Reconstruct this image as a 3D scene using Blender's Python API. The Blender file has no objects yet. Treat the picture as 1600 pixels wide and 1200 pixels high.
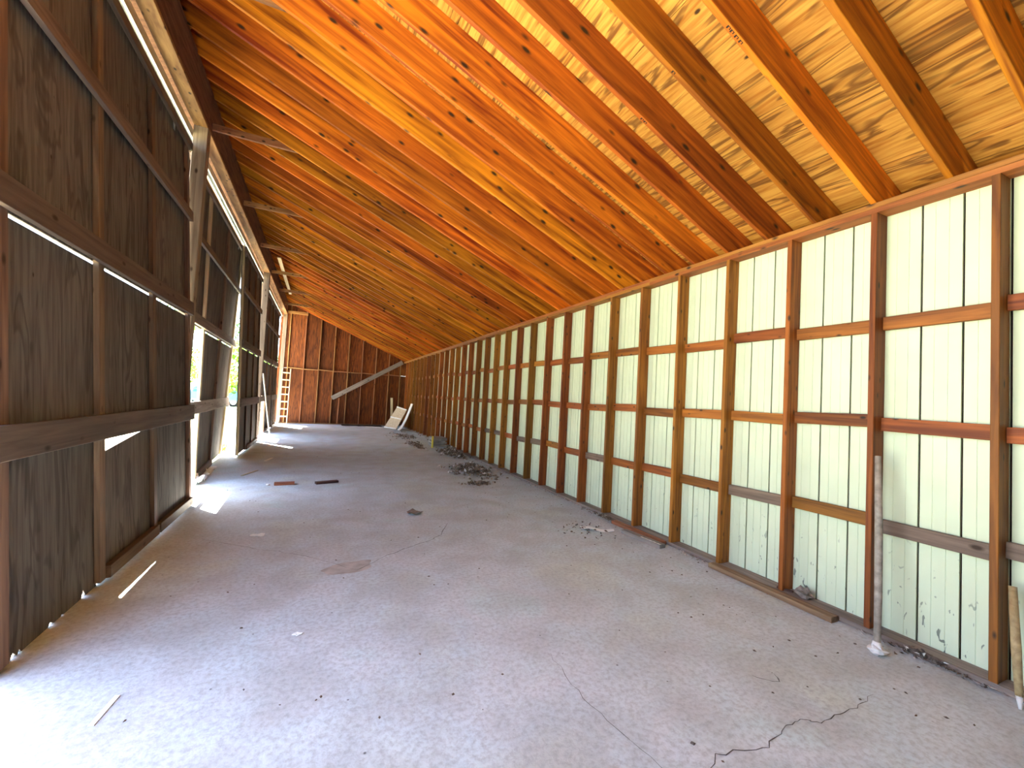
import bpy, math, random
from mathutils import Vector, Matrix, noise as mnoise

random.seed(7)
SC = bpy.context.scene
COL = SC.collection

# ------------------------------------------------------------------ camera
cam_d = bpy.data.cameras.new('camera')
cam_d.sensor_width = 36.0
cam_d.lens = 14.7
cam_d.clip_start = 0.05
cam_d.clip_end = 400
cam = bpy.data.objects.new('camera', cam_d)
COL.objects.link(cam)
CR = Matrix(((0.90733, -0.06617, -0.41517), (-0.41688, -0.01400, -0.90885), (0.05433, 0.99771, -0.04029)))
cam.matrix_world = Matrix.Translation((0, 0, 1.4966)) @ CR.to_4x4()
SC.camera = cam

# ------------------------------------------------------------------ sky, sun, exposure
SUN_EL = math.radians(65)
SUN_H = Vector((0.63, -0.776))            # horizontal travel of the sunlight
world = bpy.data.worlds.new('sky')
SC.world = world
world.use_nodes = True
wn = world.node_tree.nodes
bg = wn['Background']
sky = wn.new('ShaderNodeTexSky')
sky.sky_type = 'NISHITA'
sky.sun_disc = False
sky.sun_elevation = SUN_EL
sky.sun_rotation = math.atan2(-SUN_H.x, -SUN_H.y)
sky.altitude = 300
sky.dust_density = 1.5
world.node_tree.links.new(sky.outputs[0], bg.inputs[0])
bg.inputs[1].default_value = 0.16
sun_d = bpy.data.lights.new('sun', 'SUN')
sun_d.energy = 14.0
sun_d.angle = math.radians(0.55)
sun_d.color = (1.0, 0.93, 0.82)
sun = bpy.data.objects.new('sun', sun_d)
COL.objects.link(sun)
sd = Vector((SUN_H.x * math.cos(SUN_EL), SUN_H.y * math.cos(SUN_EL), -math.sin(SUN_EL)))
sun.rotation_euler = sd.to_track_quat('-Z', 'Y').to_euler()
sun.location = (-12, 16, 30)

SC.view_settings.view_transform = 'Standard'
SC.view_settings.look = 'None'
SC.view_settings.gamma = 1.0
SC.view_settings.use_curve_mapping = False
SC.view_settings.exposure = 3.6
try:
    SC.cycles.max_bounces = 14
    SC.cycles.diffuse_bounces = 9
    SC.cycles.sample_clamp_indirect = 20
except Exception:
    pass

# ------------------------------------------------------------------ materials
def new_mat(name):
    m = bpy.data.materials.new(name)
    m.use_nodes = True
    nt = m.node_tree
    return m, nt, nt.nodes, nt.nodes['Principled BSDF'], nt.links.new


def rgb(c):
    return (c[0], c[1], c[2], 1.0)


def coords(nt, offset=True, scale=(1, 1, 1)):
    N, L = nt.nodes, nt.links.new
    tc = N.new('ShaderNodeTexCoord')
    src = tc.outputs['Object']
    if offset:
        oi = N.new('ShaderNodeObjectInfo')
        mu = N.new('ShaderNodeVectorMath'); mu.operation = 'SCALE'
        mu.inputs[0].default_value = (41.3, 17.7, 29.1)
        L(oi.outputs['Random'], mu.inputs['Scale'])
        ad = N.new('ShaderNodeVectorMath'); ad.operation = 'ADD'
        L(src, ad.inputs[0]); L(mu.outputs[0], ad.inputs[1])
        src = ad.outputs[0]
    mp = N.new('ShaderNodeMapping')
    mp.inputs['Scale'].default_value = scale
    L(src, mp.inputs['Vector'])
    return src, mp.outputs[0]


def ramp(nt, fac, stops):
    r = nt.nodes.new('ShaderNodeValToRGB')
    e = r.color_ramp.elements
    while len(e) < len(stops):
        e.new(0.5)
    for i, (p, c) in enumerate(stops):
        e[i].position = p
        e[i].color = rgb(c) if len(c) == 3 else c
    nt.links.new(fac, r.inputs[0])
    return r.outputs[0]


def mix(nt, fac, a, b, mode='MIX'):
    m = nt.nodes.new('ShaderNodeMix')
    m.data_type = 'RGBA'
    m.blend_type = mode
    for sock, val in ((m.inputs[0], fac), (m.inputs[6], a), (m.inputs[7], b)):
        if hasattr(val, 'links'):
            nt.links.new(val, sock)
        else:
            sock.default_value = val if not isinstance(val, tuple) else rgb(val)
    return m.outputs[2]


def noise_tex(nt, vec, scale, detail=5, distortion=0.0, rough=0.55):
    n = nt.nodes.new('ShaderNodeTexNoise')
    n.inputs['Scale'].default_value = scale
    n.inputs['Detail'].default_value = detail
    n.inputs['Distortion'].default_value = distortion
    n.inputs['Roughness'].default_value = rough
    nt.links.new(vec, n.inputs['Vector'])
    return n.outputs['Fac']


def wood(name, light, dark, knots=True, grain=(1.4, 26, 26), rough=0.6, vary=0.25, blotch=0.35, knot_col=(0.03, 0.012, 0.005), bump=0.15, distort=0.5, kn_scale=(4, 8, 8), kn_r=0.12):
    m, nt, N, P, L = new_mat(name)
    src, v = coords(nt, True, grain)
    n1 = noise_tex(nt, v, 1.0, 6, distort)
    col = ramp(nt, n1, [(0.33, dark), (0.66, light)])
    _, v2 = coords(nt, True, (0.9, 3.5, 3.5))
    n2 = noise_tex(nt, v2, 1.0, 3)
    fac2 = ramp(nt, n2, [(0.35, (0, 0, 0)), (0.7, (blotch,) * 3)])
    col = mix(nt, fac2, col, dark)
    if knots:
        _, v3 = coords(nt, True, kn_scale)
        vo = N.new('ShaderNodeTexVoronoi')
        vo.inputs['Scale'].default_value = 1.0
        L(v3, vo.inputs['Vector'])
        kf = ramp(nt, vo.outputs['Distance'], [(kn_r * 0.6, (1, 1, 1)), (kn_r * 1.4, (0, 0, 0))])
        col = mix(nt, kf, col, knot_col)
    oi = N.new('ShaderNodeObjectInfo')
    mr = N.new('ShaderNodeMapRange')
    mr.inputs['To Min'].default_value = 1 - vary
    mr.inputs['To Max'].default_value = 1 + vary
    L(oi.outputs['Random'], mr.inputs['Value'])
    hs = N.new('ShaderNodeHueSaturation')
    L(mr.outputs[0], hs.inputs['Value'])
    r7 = N.new('ShaderNodeMath'); r7.operation = 'MULTIPLY'; r7.inputs[1].default_value = 7.0
    fr = N.new('ShaderNodeMath'); fr.operation = 'FRACT'
    L(oi.outputs['Random'], r7.inputs[0]); L(r7.outputs[0], fr.inputs[0])
    mh = N.new('ShaderNodeMapRange')
    mh.inputs['To Min'].default_value = 0.488
    mh.inputs['To Max'].default_value = 0.515
    L(fr.outputs[0], mh.inputs['Value']); L(mh.outputs[0], hs.inputs['Hue'])
    L(col, hs.inputs['Color'])
    L(hs.outputs[0], P.inputs['Base Color'])
    P.inputs['Roughness'].default_value = rough
    P.inputs['Specular IOR Level'].default_value = 0.3
    b = N.new('ShaderNodeBump')
    b.inputs['Strength'].default_value = bump
    b.inputs['Distance'].default_value = 0.01
    L(n1, b.inputs['Height'])
    L(b.outputs[0], P.inputs['Normal'])
    return m


def plywood(name, light, dark, line, wave=(1.0, 7.0, 7.0), knot_r=0.05, vary=0.1, lines=0.6, rough=0.7, knot_col=(0.05, 0.02, 0.006)):
    """rotary-cut veneer: wandering contour lines that run along local X, with plugs and knots"""
    m, nt, N, P, L = new_mat(name)
    src, v = coords(nt, True, wave)
    n0 = noise_tex(nt, v, 0.9, 3, 0.9)
    mul = N.new('ShaderNodeMath'); mul.operation = 'MULTIPLY'; mul.inputs[1].default_value = 26.0
    L(n0, mul.inputs[0])
    sn = N.new('ShaderNodeMath'); sn.operation = 'SINE'
    L(mul.outputs[0], sn.inputs[0])
    mrr = N.new('ShaderNodeMapRange'); mrr.inputs['From Min'].default_value = -1
    L(sn.outputs[0], mrr.inputs['Value'])
    lf = ramp(nt, mrr.outputs[0], [(0.0, (lines,) * 3), (0.35, (0, 0, 0))])
    _, vf = coords(nt, True, (2.2, 34, 34))
    n1 = noise_tex(nt, vf, 1.0, 5, 0.4)
    base = ramp(nt, n1, [(0.35, dark), (0.62, light)])
    col = mix(nt, lf, base, line)
    _, v3 = coords(nt, True, (2.6, 4.6, 4.6))
    vo = N.new('ShaderNodeTexVoronoi'); vo.inputs['Scale'].default_value = 1.0
    L(v3, vo.inputs['Vector'])
    kf = ramp(nt, vo.outputs['Distance'], [(knot_r * 0.7, (1, 1, 1)), (knot_r * 1.3, (0, 0, 0))])
    col = mix(nt, kf, col, knot_col)
    oi = N.new('ShaderNodeObjectInfo')
    mr = N.new('ShaderNodeMapRange')
    mr.inputs['To Min'].default_value = 1 - vary
    mr.inputs['To Max'].default_value = 1 + vary
    L(oi.outputs['Random'], mr.inputs['Value'])
    hs = N.new('ShaderNodeHueSaturation')
    L(mr.outputs[0], hs.inputs['Value']); L(col, hs.inputs['Color'])
    L(hs.outputs[0], P.inputs['Base Color'])
    P.inputs['Roughness'].default_value = rough
    P.inputs['Specular IOR Level'].default_value = 0.25
    b = N.new('ShaderNodeBump'); b.inputs['Strength'].default_value = 0.2; b.inputs['Distance'].default_value = 0.01
    L(n1, b.inputs['Height']); L(b.outputs[0], P.inputs['Normal'])
    return m


def flat(name, c, rough=0.6, metal=0.0, var=0.0, nscale=6.0, spec=0.4):
    m, nt, N, P, L = new_mat(name)
    if var > 0:
        _, v = coords(nt, True)
        n = noise_tex(nt, v, nscale, 5)
        lo = tuple(x * (1 - var) for x in c); hi = tuple(min(1, x * (1 + var)) for x in c)
        L(ramp(nt, n, [(0.3, lo), (0.7, hi)]), P.inputs['Base Color'])
    else:
        P.inputs['Base Color'].default_value = rgb(c)
    P.inputs['Roughness'].default_value = rough
    P.inputs['Metallic'].default_value = metal
    P.inputs['Specular IOR Level'].default_value = spec
    return m


M = {}
M['rafter'] = wood('rafter_wood', (0.72, 0.225, 0.010), (0.17, 0.027, 0.002), grain=(0.9, 15, 15), vary=0.3, kn_scale=(3.2, 7, 7), kn_r=0.13)
M['sheath'] = plywood('roof_plywood', (0.56, 0.28, 0.055), (0.34, 0.125, 0.016), (0.085, 0.024, 0.005), vary=0.16, lines=0.75, knot_r=0.06)
M['stud'] = wood('stud_wood', (0.34, 0.108, 0.014), (0.12, 0.030, 0.004), vary=0.3, kn_scale=(5, 12, 12), kn_r=0.12)
M['plate'] = wood('plate_wood', (0.40, 0.15, 0.03), (0.19, 0.06, 0.012), vary=0.15)
M['block'] = wood('blocking_wood', (0.38, 0.12, 0.018), (0.14, 0.036, 0.006), vary=0.35, kn_scale=(6, 12, 12))
M['block_old'] = wood('weathered_blocking_wood', (0.22, 0.15, 0.11), (0.09, 0.06, 0.045), vary=0.2)
M['sill'] = wood('weathered_sill_wood', (0.36, 0.29, 0.24), (0.15, 0.11, 0.09), vary=0.15, knots=False)
M['backply'] = plywood('back_wall_plywood', (0.22, 0.060, 0.010), (0.085, 0.019, 0.005), (0.028, 0.007, 0.004), vary=0.45, lines=0.5)
M['backstud'] = wood('back_wall_stud_wood', (0.36, 0.17, 0.065), (0.18, 0.065, 0.022), vary=0.2)
M['doorply'] = plywood('door_plywood', (0.155, 0.135, 0.118), (0.092, 0.077, 0.068), (0.034, 0.027, 0.025), wave=(0.9, 5.5, 5.5), vary=0.2, lines=0.55, knot_r=0.04, rough=0.8, knot_col=(0.04, 0.028, 0.02))
M['doorrail'] = wood('door_rail_wood', (0.18, 0.13, 0.10), (0.085, 0.058, 0.046), vary=0.2)
M['doorstile'] = wood('door_stile_wood', (0.20, 0.125, 0.08), (0.095, 0.053, 0.036), vary=0.25)
M['header'] = wood('header_wood', (0.38, 0.19, 0.075), (0.17, 0.065, 0.025), grain=(2.5, 16, 16), vary=0.1, kn_scale=(9, 16, 16), kn_r=0.2)
M['post'] = wood('post_wood', (0.30, 0.225, 0.165), (0.15, 0.10, 0.07), vary=0.1)
M['frieze'] = plywood('frieze_plywood', (0.19, 0.09, 0.055), (0.11, 0.048, 0.032), (0.05, 0.02, 0.015))
M['paleboard'] = wood('pale_board_wood', (0.66, 0.55, 0.36), (0.42, 0.32, 0.19), vary=0.15, knots=False)
M['timber'] = wood('weathered_timber', (0.34, 0.22, 0.12), (0.16, 0.09, 0.045), vary=0.05)
M['greyboard'] = wood('grey_board_wood', (0.36, 0.31, 0.27), (0.17, 0.14, 0.12), vary=0.15)
M['redboard'] = wood('red_board_wood', (0.36, 0.12, 0.06), (0.18, 0.05, 0.03), vary=0.1, knots=False)
M['darkboard'] = wood('dark_board_wood', (0.10, 0.045, 0.035), (0.045, 0.02, 0.018), vary=0.2, knots=False)
M['handle'] = wood('tool_handle_wood', (0.52, 0.38, 0.20), (0.30, 0.20, 0.10), knots=False)
M['white'] = flat('white_paint', (0.78, 0.77, 0.72), 0.7, var=0.12)
M['whitepaper'] = flat('white_paper', (0.85, 0.85, 0.83), 0.8, var=0.06)
M['metal'] = flat('galvanised_steel', (0.62, 0.64, 0.66), 0.42, 0.85, var=0.15)
M['pole'] = flat('rusted_pole', (0.30, 0.255, 0.215), 0.65, 0.0, var=0.35, nscale=22)
M['plaster'] = flat('dried_plaster', (0.70, 0.67, 0.66), 0.9, var=0.15, nscale=30)
M['stone'] = flat('broken_stone', (0.21, 0.165, 0.135), 0.9, var=0.35, nscale=25)
M['black'] = flat('black_plastic', (0.012, 0.012, 0.014), 0.5)
M['ink'] = flat('stamp_ink', (0.02, 0.012, 0.01), 0.8)
M['crack'] = flat('crack_grime', (0.09, 0.08, 0.075), 1.0)
M['leaf_dry'] = flat('dry_leaves', (0.20, 0.15, 0.11), 0.9, var=0.8, nscale=30)
M['leaf_pale'] = flat('pale_dry_leaves', (0.45, 0.38, 0.30), 0.9, var=0.4, nscale=30)
M['chip'] = flat('wood_chips', (0.12, 0.085, 0.065), 0.9, var=0.5, nscale=30)
M['leaf_green'] = flat('green_leaves', (0.16, 0.30, 0.03), 0.6, var=0.5, nscale=1.5)
M['leaf_dark'] = flat('deep_green_leaves', (0.06, 0.14, 0.03), 0.6, var=0.5, nscale=1.5)
M['bark'] = flat('tree_bark', (0.10, 0.075, 0.055), 0.9, var=0.4, nscale=14)
M['grassblade'] = flat('weed_leaves', (0.28, 0.42, 0.04), 0.6, var=0.4, nscale=5)
M['carpaint'] = flat('blue_car_paint', (0.05, 0.22, 0.38), 0.25, 0.2)
M['glass'] = flat('car_glass', (0.02, 0.03, 0.035), 0.06, 0.0, spec=0.8)
M['tyre'] = flat('tyre_rubber', (0.015, 0.015, 0.016), 0.85)
M['lamp'] = flat('lamp_lens', (0.7, 0.7, 0.7), 0.2)
M['yellowtag'] = flat('yellow_tag', (0.85, 0.75, 0.12), 0.6)
M['crate'] = flat('grey_crate', (0.30, 0.28, 0.25), 0.8, var=0.3)


def siding_mat():
    m, nt, N, P, L = new_mat('painted_siding')
    _, v = coords(nt, True, (1, 1, 1))
    n = noise_tex(nt, v, 2.2, 4)
    base = ramp(nt, n, [(0.3, (0.58, 0.64, 0.46)), (0.7, (0.64, 0.70, 0.51))])
    # chipped, rust-dark specks, only on the splash zone near the sill
    _, vs = coords(nt, True, (30, 30, 13))
    sp = noise_tex(nt, vs, 1.0, 2, 0.6)
    spk = ramp(nt, sp, [(0.68, (0, 0, 0)), (0.71, (1, 1, 1))])
    tc = N.new('ShaderNodeTexCoord')
    sx = N.new('ShaderNodeSeparateXYZ'); L(tc.outputs['Object'], sx.inputs[0])
    hz = ramp(nt, sx.outputs['Z'], [(0.05, (1, 1, 1)), (0.85, (0, 0, 0))])
    f = mix(nt, 1.0, spk, hz, 'MULTIPLY')
    col = mix(nt, f, base, (0.13, 0.15, 0.12))
    L(col, P.inputs['Base Color'])
    P.inputs['Roughness'].default_value = 0.5
    P.inputs['Specular IOR Level'].default_value = 0.35
    return m


def concrete_mat():
    m, nt, N, P, L = new_mat('concrete')
    _, v = coords(nt, False)
    big = noise_tex(nt, v, 0.55, 4, 0.4)
    mid = noise_tex(nt, v, 2.3, 6, 0.3)
    fine = noise_tex(nt, v, 34, 6, 0.0, 0.7)
    tint = noise_tex(nt, v, 1.1, 2, 0.2)
    c = ramp(nt, big, [(0.28, (0.47, 0.495, 0.49)), (0.5, (0.57, 0.635, 0.67)), (0.75, (0.63, 0.71, 0.78))])
    c = mix(nt, 0.55, c, ramp(nt, tint, [(0.30, (0.60, 0.62, 0.52)), (0.45, (0.55, 0.63, 0.68)), (0.58, (0.60, 0.60, 0.63)), (0.70, (0.50, 0.64, 0.64))]))
    c = mix(nt, ramp(nt, mid, [(0.36, (0.6,) * 3), (0.58, (0, 0, 0))]), c, (0.42, 0.42, 0.41))
    c = mix(nt, ramp(nt, fine, [(0.36, (0.55,) * 3), (0.56, (0, 0, 0))]), c, (0.30, 0.30, 0.30))
    # trowel streaks
    _, vs = coords(nt, False, (9, 60, 1))
    st = noise_tex(nt, vs, 1.0, 3, 1.2)
    c = mix(nt, ramp(nt, st, [(0.62, (0, 0, 0)), (0.72, (0.22,) * 3)]), c, (0.62, 0.62, 0.62))
    # small pits and dirt specks
    vo = N.new('ShaderNodeTexVoronoi'); vo.inputs['Scale'].default_value = 5.0
    L(v, vo.inputs['Vector'])
    c = mix(nt, ramp(nt, vo.outputs['Distance'], [(0.02, (0.8,) * 3), (0.04, (0, 0, 0))]), c, (0.06, 0.05, 0.05))
    L(c, P.inputs['Base Color'])
    P.inputs['Roughness'].default_value = 0.72
    P.inputs['Specular IOR Level'].default_value = 0.3
    b = N.new('ShaderNodeBump'); b.inputs['Strength'].default_value = 0.25; b.inputs['Distance'].default_value = 0.01
    L(fine, b.inputs['Height']); L(b.outputs[0], P.inputs['Normal'])
    return m


def ground_mat():
    m, nt, N, P, L = new_mat('dry_ground')
    _, v = coords(nt, False)
    a = noise_tex(nt, v, 0.35, 5)
    b = noise_tex(nt, v, 9, 6)
    c = ramp(nt, a, [(0.42, (0.50, 0.46, 0.36)), (0.62, (0.20, 0.26, 0.06))])
    c = mix(nt, ramp(nt, b, [(0.3, (0.5,) * 3), (0.7, (0, 0, 0))]), c, (0.15, 0.13, 0.08))
    L(c, P.inputs['Base Color'])
    P.inputs['Roughness'].default_value = 0.95
    return m


M['siding'] = siding_mat()
M['concrete'] = concrete_mat()
M['ground'] = ground_mat()
M['stain'] = flat('oil_stain', (0.44, 0.40, 0.37), 0.8, var=0.25, nscale=8)

# ------------------------------------------------------------------ helpers
def link(name, data, mat=None, parent=None):
    o = bpy.data.objects.new(name, data)
    COL.objects.link(o)
    if mat is not None and data is not None and not data.materials:
        data.materials.append(mat)
    if parent is not None:
        o.parent = parent
        o.matrix_parent_inverse = Matrix.Translation(parent.location).inverted()
    return o


def mesh(name, verts, faces, mat, parent=None, smooth=False):
    me = bpy.data.meshes.new(name)
    me.from_pydata([tuple(v) for v in verts], [], faces)
    me.update()
    if smooth:
        for p in me.polygons:
            p.use_smooth = True
    return link(name, me, mat, parent)


def empty(name, loc=(0, 0, 0)):
    o = bpy.data.objects.new(name, None)
    COL.objects.link(o)
    o.location = loc
    o.empty_display_size = 0.2
    return o


def tag(o, label, cat, group=None):
    o['label'] = label
    o['category'] = cat
    if group:
        o['group'] = group
    return o


def struct(o):
    o['kind'] = 'structure'
    return o


_cache = {}


def board_mesh(L, w, t, mat, ch=0.003):
    """a sawn board: chamfered cross-section, length along local X, centred"""
    key = (round(L, 3), round(w, 4), round(t, 4), mat.name, ch)
    if key in _cache:
        return _cache[key]
    a, b = w / 2, t / 2
    c = min(ch, a * 0.4, b * 0.4)
    sec = [(-a + c, -b), (a - c, -b), (a, -b + c), (a, b - c), (a - c, b), (-a + c, b), (-a, b - c), (-a, -b + c)]
    V = [(-L / 2, y, z) for y, z in sec] + [(L / 2, y, z) for y, z in sec]
    F = [(i, (i + 1) % 8, 8 + (i + 1) % 8, 8 + i) for i in range(8)]
    F += [tuple(range(7, -1, -1)), tuple(range(8, 16))]
    me = bpy.data.meshes.new('board')
    me.from_pydata(V, [], F)
    me.update()
    me.materials.append(mat)
    _cache[key] = me
    return me


def board(name, A, B, w, t, wdir, mat, parent=None, ch=0.003):
    """board from A to B (centre line); w is measured along wdir, t across it"""
    A, B = Vector(A), Vector(B)
    d = B - A
    L = d.length
    x = d.normalized()
    y = Vector(wdir)
    y = (y - x * y.dot(x)).normalized()
    z = x.cross(y)
    o = link(name, board_mesh(L, w, t, mat, ch), None, parent)
    R = Matrix((x, y, z)).transposed().to_4x4()
    o.matrix_basis = Matrix.Translation((A + B) / 2) @ R
    return o


def prism(name, poly, thick, mat, parent=None, M4=None):
    """polygon in local XY, extruded from z=0 to z=thick"""
    n = len(poly)
    V = [(x, y, 0) for x, y in poly] + [(x, y, thick) for x, y in poly]
    F = [tuple(range(n - 1, -1, -1)), tuple(range(n, 2 * n))] + [(i, (i + 1) % n, n + (i + 1) % n, n + i) for i in range(n)]
    o = mesh(name, V, F, mat, parent)
    if M4 is not None:
        o.matrix_basis = M4
    return o


def tube(name, pts, radii, mat, parent=None, n=10, smooth=True):
    V, F = [], []
    pts = [Vector(p) for p in pts]
    for i, p in enumerate(pts):
        d = (pts[min(i + 1, len(pts) - 1)] - pts[max(i - 1, 0)]).normalized()
        s = d.orthogonal().normalized() if abs(d.z) < 0.95 else d.cross(Vector((0, 1, 0))).normalized()
        t = d.cross(s)
        for k in range(n):
            a = 2 * math.pi * k / n
            V.append(p + (s * math.cos(a) + t * math.sin(a)) * radii[i])
    for i in range(len(pts) - 1):
        for k in range(n):
            F.append((i * n + k, i * n + (k + 1) % n, (i + 1) * n + (k + 1) % n, (i + 1) * n + k))
    F.append(tuple(range(n - 1, -1, -1)))
    F.append(tuple(range((len(pts) - 1) * n, len(pts) * n)))
    return mesh(name, V, F, mat, parent, smooth)


def lump(name, c, r, mat, parent=None, seed=0, rough=0.35, seg=10, rings=7, freq=2.5):
    V, F = [], []
    c = Vector(c)
    for i in range(rings + 1):
        th = math.pi * i / rings
        for k in range(seg):
            a = 2 * math.pi * k / seg
            d = Vector((math.sin(th) * math.cos(a), math.sin(th) * math.sin(a), math.cos(th)))
            f = 1 + rough * mnoise.noise(d * freq + Vector((seed * 3.1, seed, -seed)))
            V.append((d.x * r[0] * f, d.y * r[1] * f, max(-r[2], d.z * r[2] * f)))
    for i in range(rings):
        for k in range(seg):
            F.append((i * seg + k, (i + 1) * seg + k, (i + 1) * seg + (k + 1) % seg, i * seg + (k + 1) % seg))
    o = mesh(name, V, F, mat, parent)
    o.location = c
    return o


# ------------------------------------------------------------------ dimensions (metres)
XR = 3.605            # inner face of the right-hand studs
XS = XR + 0.140       # siding plane
H = 3.015             # underside of the top plate
SL = 0.4191           # roof fall
ZB = H + 0.076        # rafter underside at XR
Y0, DS = 1.0335, 0.6096
YR0, DR = 1.2445, 0.4068
RD = 0.286            # rafter depth
YB = 20.55            # inner face of the back wall studs
YF = -1.30            # end wall behind the camera
XL = -1.50            # inner face of posts and header
ZH = 4.72             # underside of header
EAVE = 4.02


def zroof(x, off=0.0):
    return ZB + SL * (XR - x) + off


NRM = Vector((SL, 0, 1)).normalized()          # roof normal (up)
SD = Vector((1, 0, -SL)).normalized()          # down the slope

# ------------------------------------------------------------------ ground and floor
G = mesh('ground', [(-80, -40, -0.06), (60, -40, -0.06), (60, 120, -0.06), (-80, 120, -0.06)], [(0, 1, 2, 3)], M['ground'])
struct(G)
fx0, fx1, fy0, fy1 = -1.80, 3.86, YF - 0.2, 20.85
V, F = [], []
nx, ny = 16, 64
for j in range(ny + 1):
    for i in range(nx + 1):
        x = fx0 + (fx1 - fx0) * i / nx
        y = fy0 + (fy1 - fy0) * j / ny
        V.append((x, y, 0.0))
for j in range(ny):
    for i in range(nx):
        a = j * (nx + 1) + i
        F.append((a, a + 1, a + nx + 2, a + nx + 1))
n0 = len(V)
rim = [(fx0, fy0), (fx1, fy0), (fx1, fy1), (fx0, fy1)]
V += [(x, y, 0.0) for x, y in rim] + [(x, y, -0.1) for x, y in rim]
F += [(n0 + k, n0 + 4 + k, n0 + 4 + (k + 1) % 4, n0 + (k + 1) % 4) for k in range(4)]
floor = struct(mesh('floor', V, F, M['concrete']))


def crack(pts, w=0.006):
    V, F = [], []
    P = []
    for a, b in zip(pts[:-1], pts[1:]):
        for k in range(6):
            t = k / 6
            P.append((a[0] + (b[0] - a[0]) * t + random.uniform(-.012, .012), a[1] + (b[1] - a[1]) * t + random.uniform(-.012, .012)))
    P.append(pts[-1])
    for i, p in enumerate(P):
        q = P[min(i + 1, len(P) - 1)]; r_ = P[max(i - 1, 0)]
        d = Vector((q[0] - r_[0], q[1] - r_[1])).normalized()
        ww = w * random.uniform(0.3, 1.0) * (0.3 if i in (0, len(P) - 1) else 1)
        V += [(p[0] - d.y * ww / 2, p[1] + d.x * ww / 2, 0.0012), (p[0] + d.y * ww / 2, p[1] - d.x * ww / 2, 0.0012)]
    for i in range(len(P) - 1):
        F.append((2 * i, 2 * i + 1, 2 * i + 3, 2 * i + 2))
    return mesh('crack', V, F, M['crack'], floor)


crack([(1.45, 1.20), (1.68, 1.31), (1.95, 1.26), (2.14, 1.31), (2.29, 1.30), (2.33, 1.26), (2.59, 1.25), (2.86, 1.28)])
crack([(0.39, 3.78), (0.63, 4.01), (0.90, 4.20), (1.13, 4.33), (1.29, 4.48), (1.5, 4.9)], 0.008)
crack([(1.35, 2.2), (1.32, 1.8), (1.38, 1.5), (1.42, 1.2)], 0.004)
crack([(2.35, 1.62), (2.45, 1.52), (2.5, 1.6)], 0.005)
crack([(-1.0, 5.0), (-0.4, 4.5), (-0.1, 4.3), (0.39, 3.78)], 0.005)


def blob_flat(name, c, rx, ry, mat, rot=0.0, n=28, seed=0, z=0.0008):
    V = [(0, 0, 0)]
    for k in range(n):
        a = 2 * math.pi * k / n
        f = 1 + 0.4 * mnoise.noise(Vector((math.cos(a) * 1.4 + seed, math.sin(a) * 1.4, seed)))
        V.append((math.cos(a) * rx * f, math.sin(a) * ry * f, 0))
    F = [(0, 1 + k, 1 + (k + 1) % n) for k in range(n)]
    o = mesh(name, V, F, mat, floor)
    o.location = (c[0], c[1], z)
    o.rotation_euler.z = rot
    return o


# ------------------------------------------------------------------ roof
zt = RD * math.sqrt(1 + SL * SL)               # vertical rise from rafter underside to sheathing
xa, xb = -1.95, EAVE + 0.1
t0 = zt + 0.016
V = [(xa, YF - 0.3, zroof(xa, t0)), (xb, YF - 0.3, zroof(xb, t0)), (xb, 21.0, zroof(xb, t0)), (xa, 21.0, zroof(xa, t0))]
V += [(x, y, z + 0.03) for x, y, z in V]
ceiling = struct(mesh('ceiling', V, [(3, 2, 1, 0), (4, 5, 6, 7), (0, 1, 5, 4), (1, 2, 6, 5), (2, 3, 7, 6), (3, 0, 4, 7)], M['sheath']))

k = math.ceil((YF + 0.1 - YR0) / DR)
rafter_ys = []
while YR0 + DR * k < YB - 0.1:
    y = YR0 + DR * k + random.uniform(-0.006, 0.006)
    rafter_ys.append((k, y))
    a = Vector((-1.66, y + 0.019, zroof(-1.66))) + NRM * RD / 2
    b = Vector((EAVE - 0.03, y + 0.019, zroof(EAVE - 0.03))) + NRM * RD / 2
    board('rafter', a, b, RD, 0.038, NRM, M['rafter'], ceiling)
    k += 1
# plywood sheathing in courses, staggered joints; grain runs along the shed
courses = [(-1.93, -0.29), (-0.29, 0.83), (0.83, 1.95), (1.95, 3.07), (3.07, EAVE + 0.05)]
for ci, (x0, x1) in enumerate(courses):
    y = YF - 0.25 - (1.22 if ci % 2 else 0)
    while y < 20.95:
        ya, yb = max(y, YF - 0.25) + 0.002, min(y + 2.44, 20.95) - 0.002
        if yb - ya > 0.1:
            xm = (x0 + x1) / 2
            wdt = (x1 - x0) * math.sqrt(1 + SL * SL) - 0.004
            off = random.uniform(0.004, 0.007)
            A = Vector((xm, ya, zroof(xm, zt))) + NRM * off
            B = Vector((xm, yb, zroof(xm, zt))) + NRM * off
            board('plywood_sheet', A, B, wdt, 0.011, SD, M['sheath'], ceiling, ch=0.001)
        y += 2.44
# fascia closing the eave
board('fascia', (EAVE, YF - 0.2, zroof(EAVE) + 0.12), (EAVE, 20.9, zroof(EAVE) + 0.12), 0.42, 0.03, (0, 0, 1), M['plate'], ceiling)

# grade stamps and pencilled figure on the timber, as dark ink strips on the underside
def ink_marks(k, x0, n, seed):
    rnd = random.Random(seed)
    y = [yy for kk, yy in rafter_ys if kk == k][0]
    V, F = [], []
    x = x0
    for i in range(n):
        for (sx, sy, ox, oy) in ((0.010, 0.018, 0, 0.010), (0.022, 0.004, 0.004, 0.010), (0.006, 0.012, 0.02, 0.012)):
            xx, yy = x + ox, y + oy
            p = [(xx, yy), (xx + sx, yy), (xx + sx, yy + sy), (xx, yy + sy)]
            i0 = len(V)
            V += [Vector((px, py, zroof(px))) - NRM * 0.0008 for px, py in p]
            F.append((i0 + 3, i0 + 2, i0 + 1, i0))
        x += rnd.uniform(0.028, 0.04)
    mesh('grade_stamp', V, F, M['ink'], ceiling)


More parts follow.
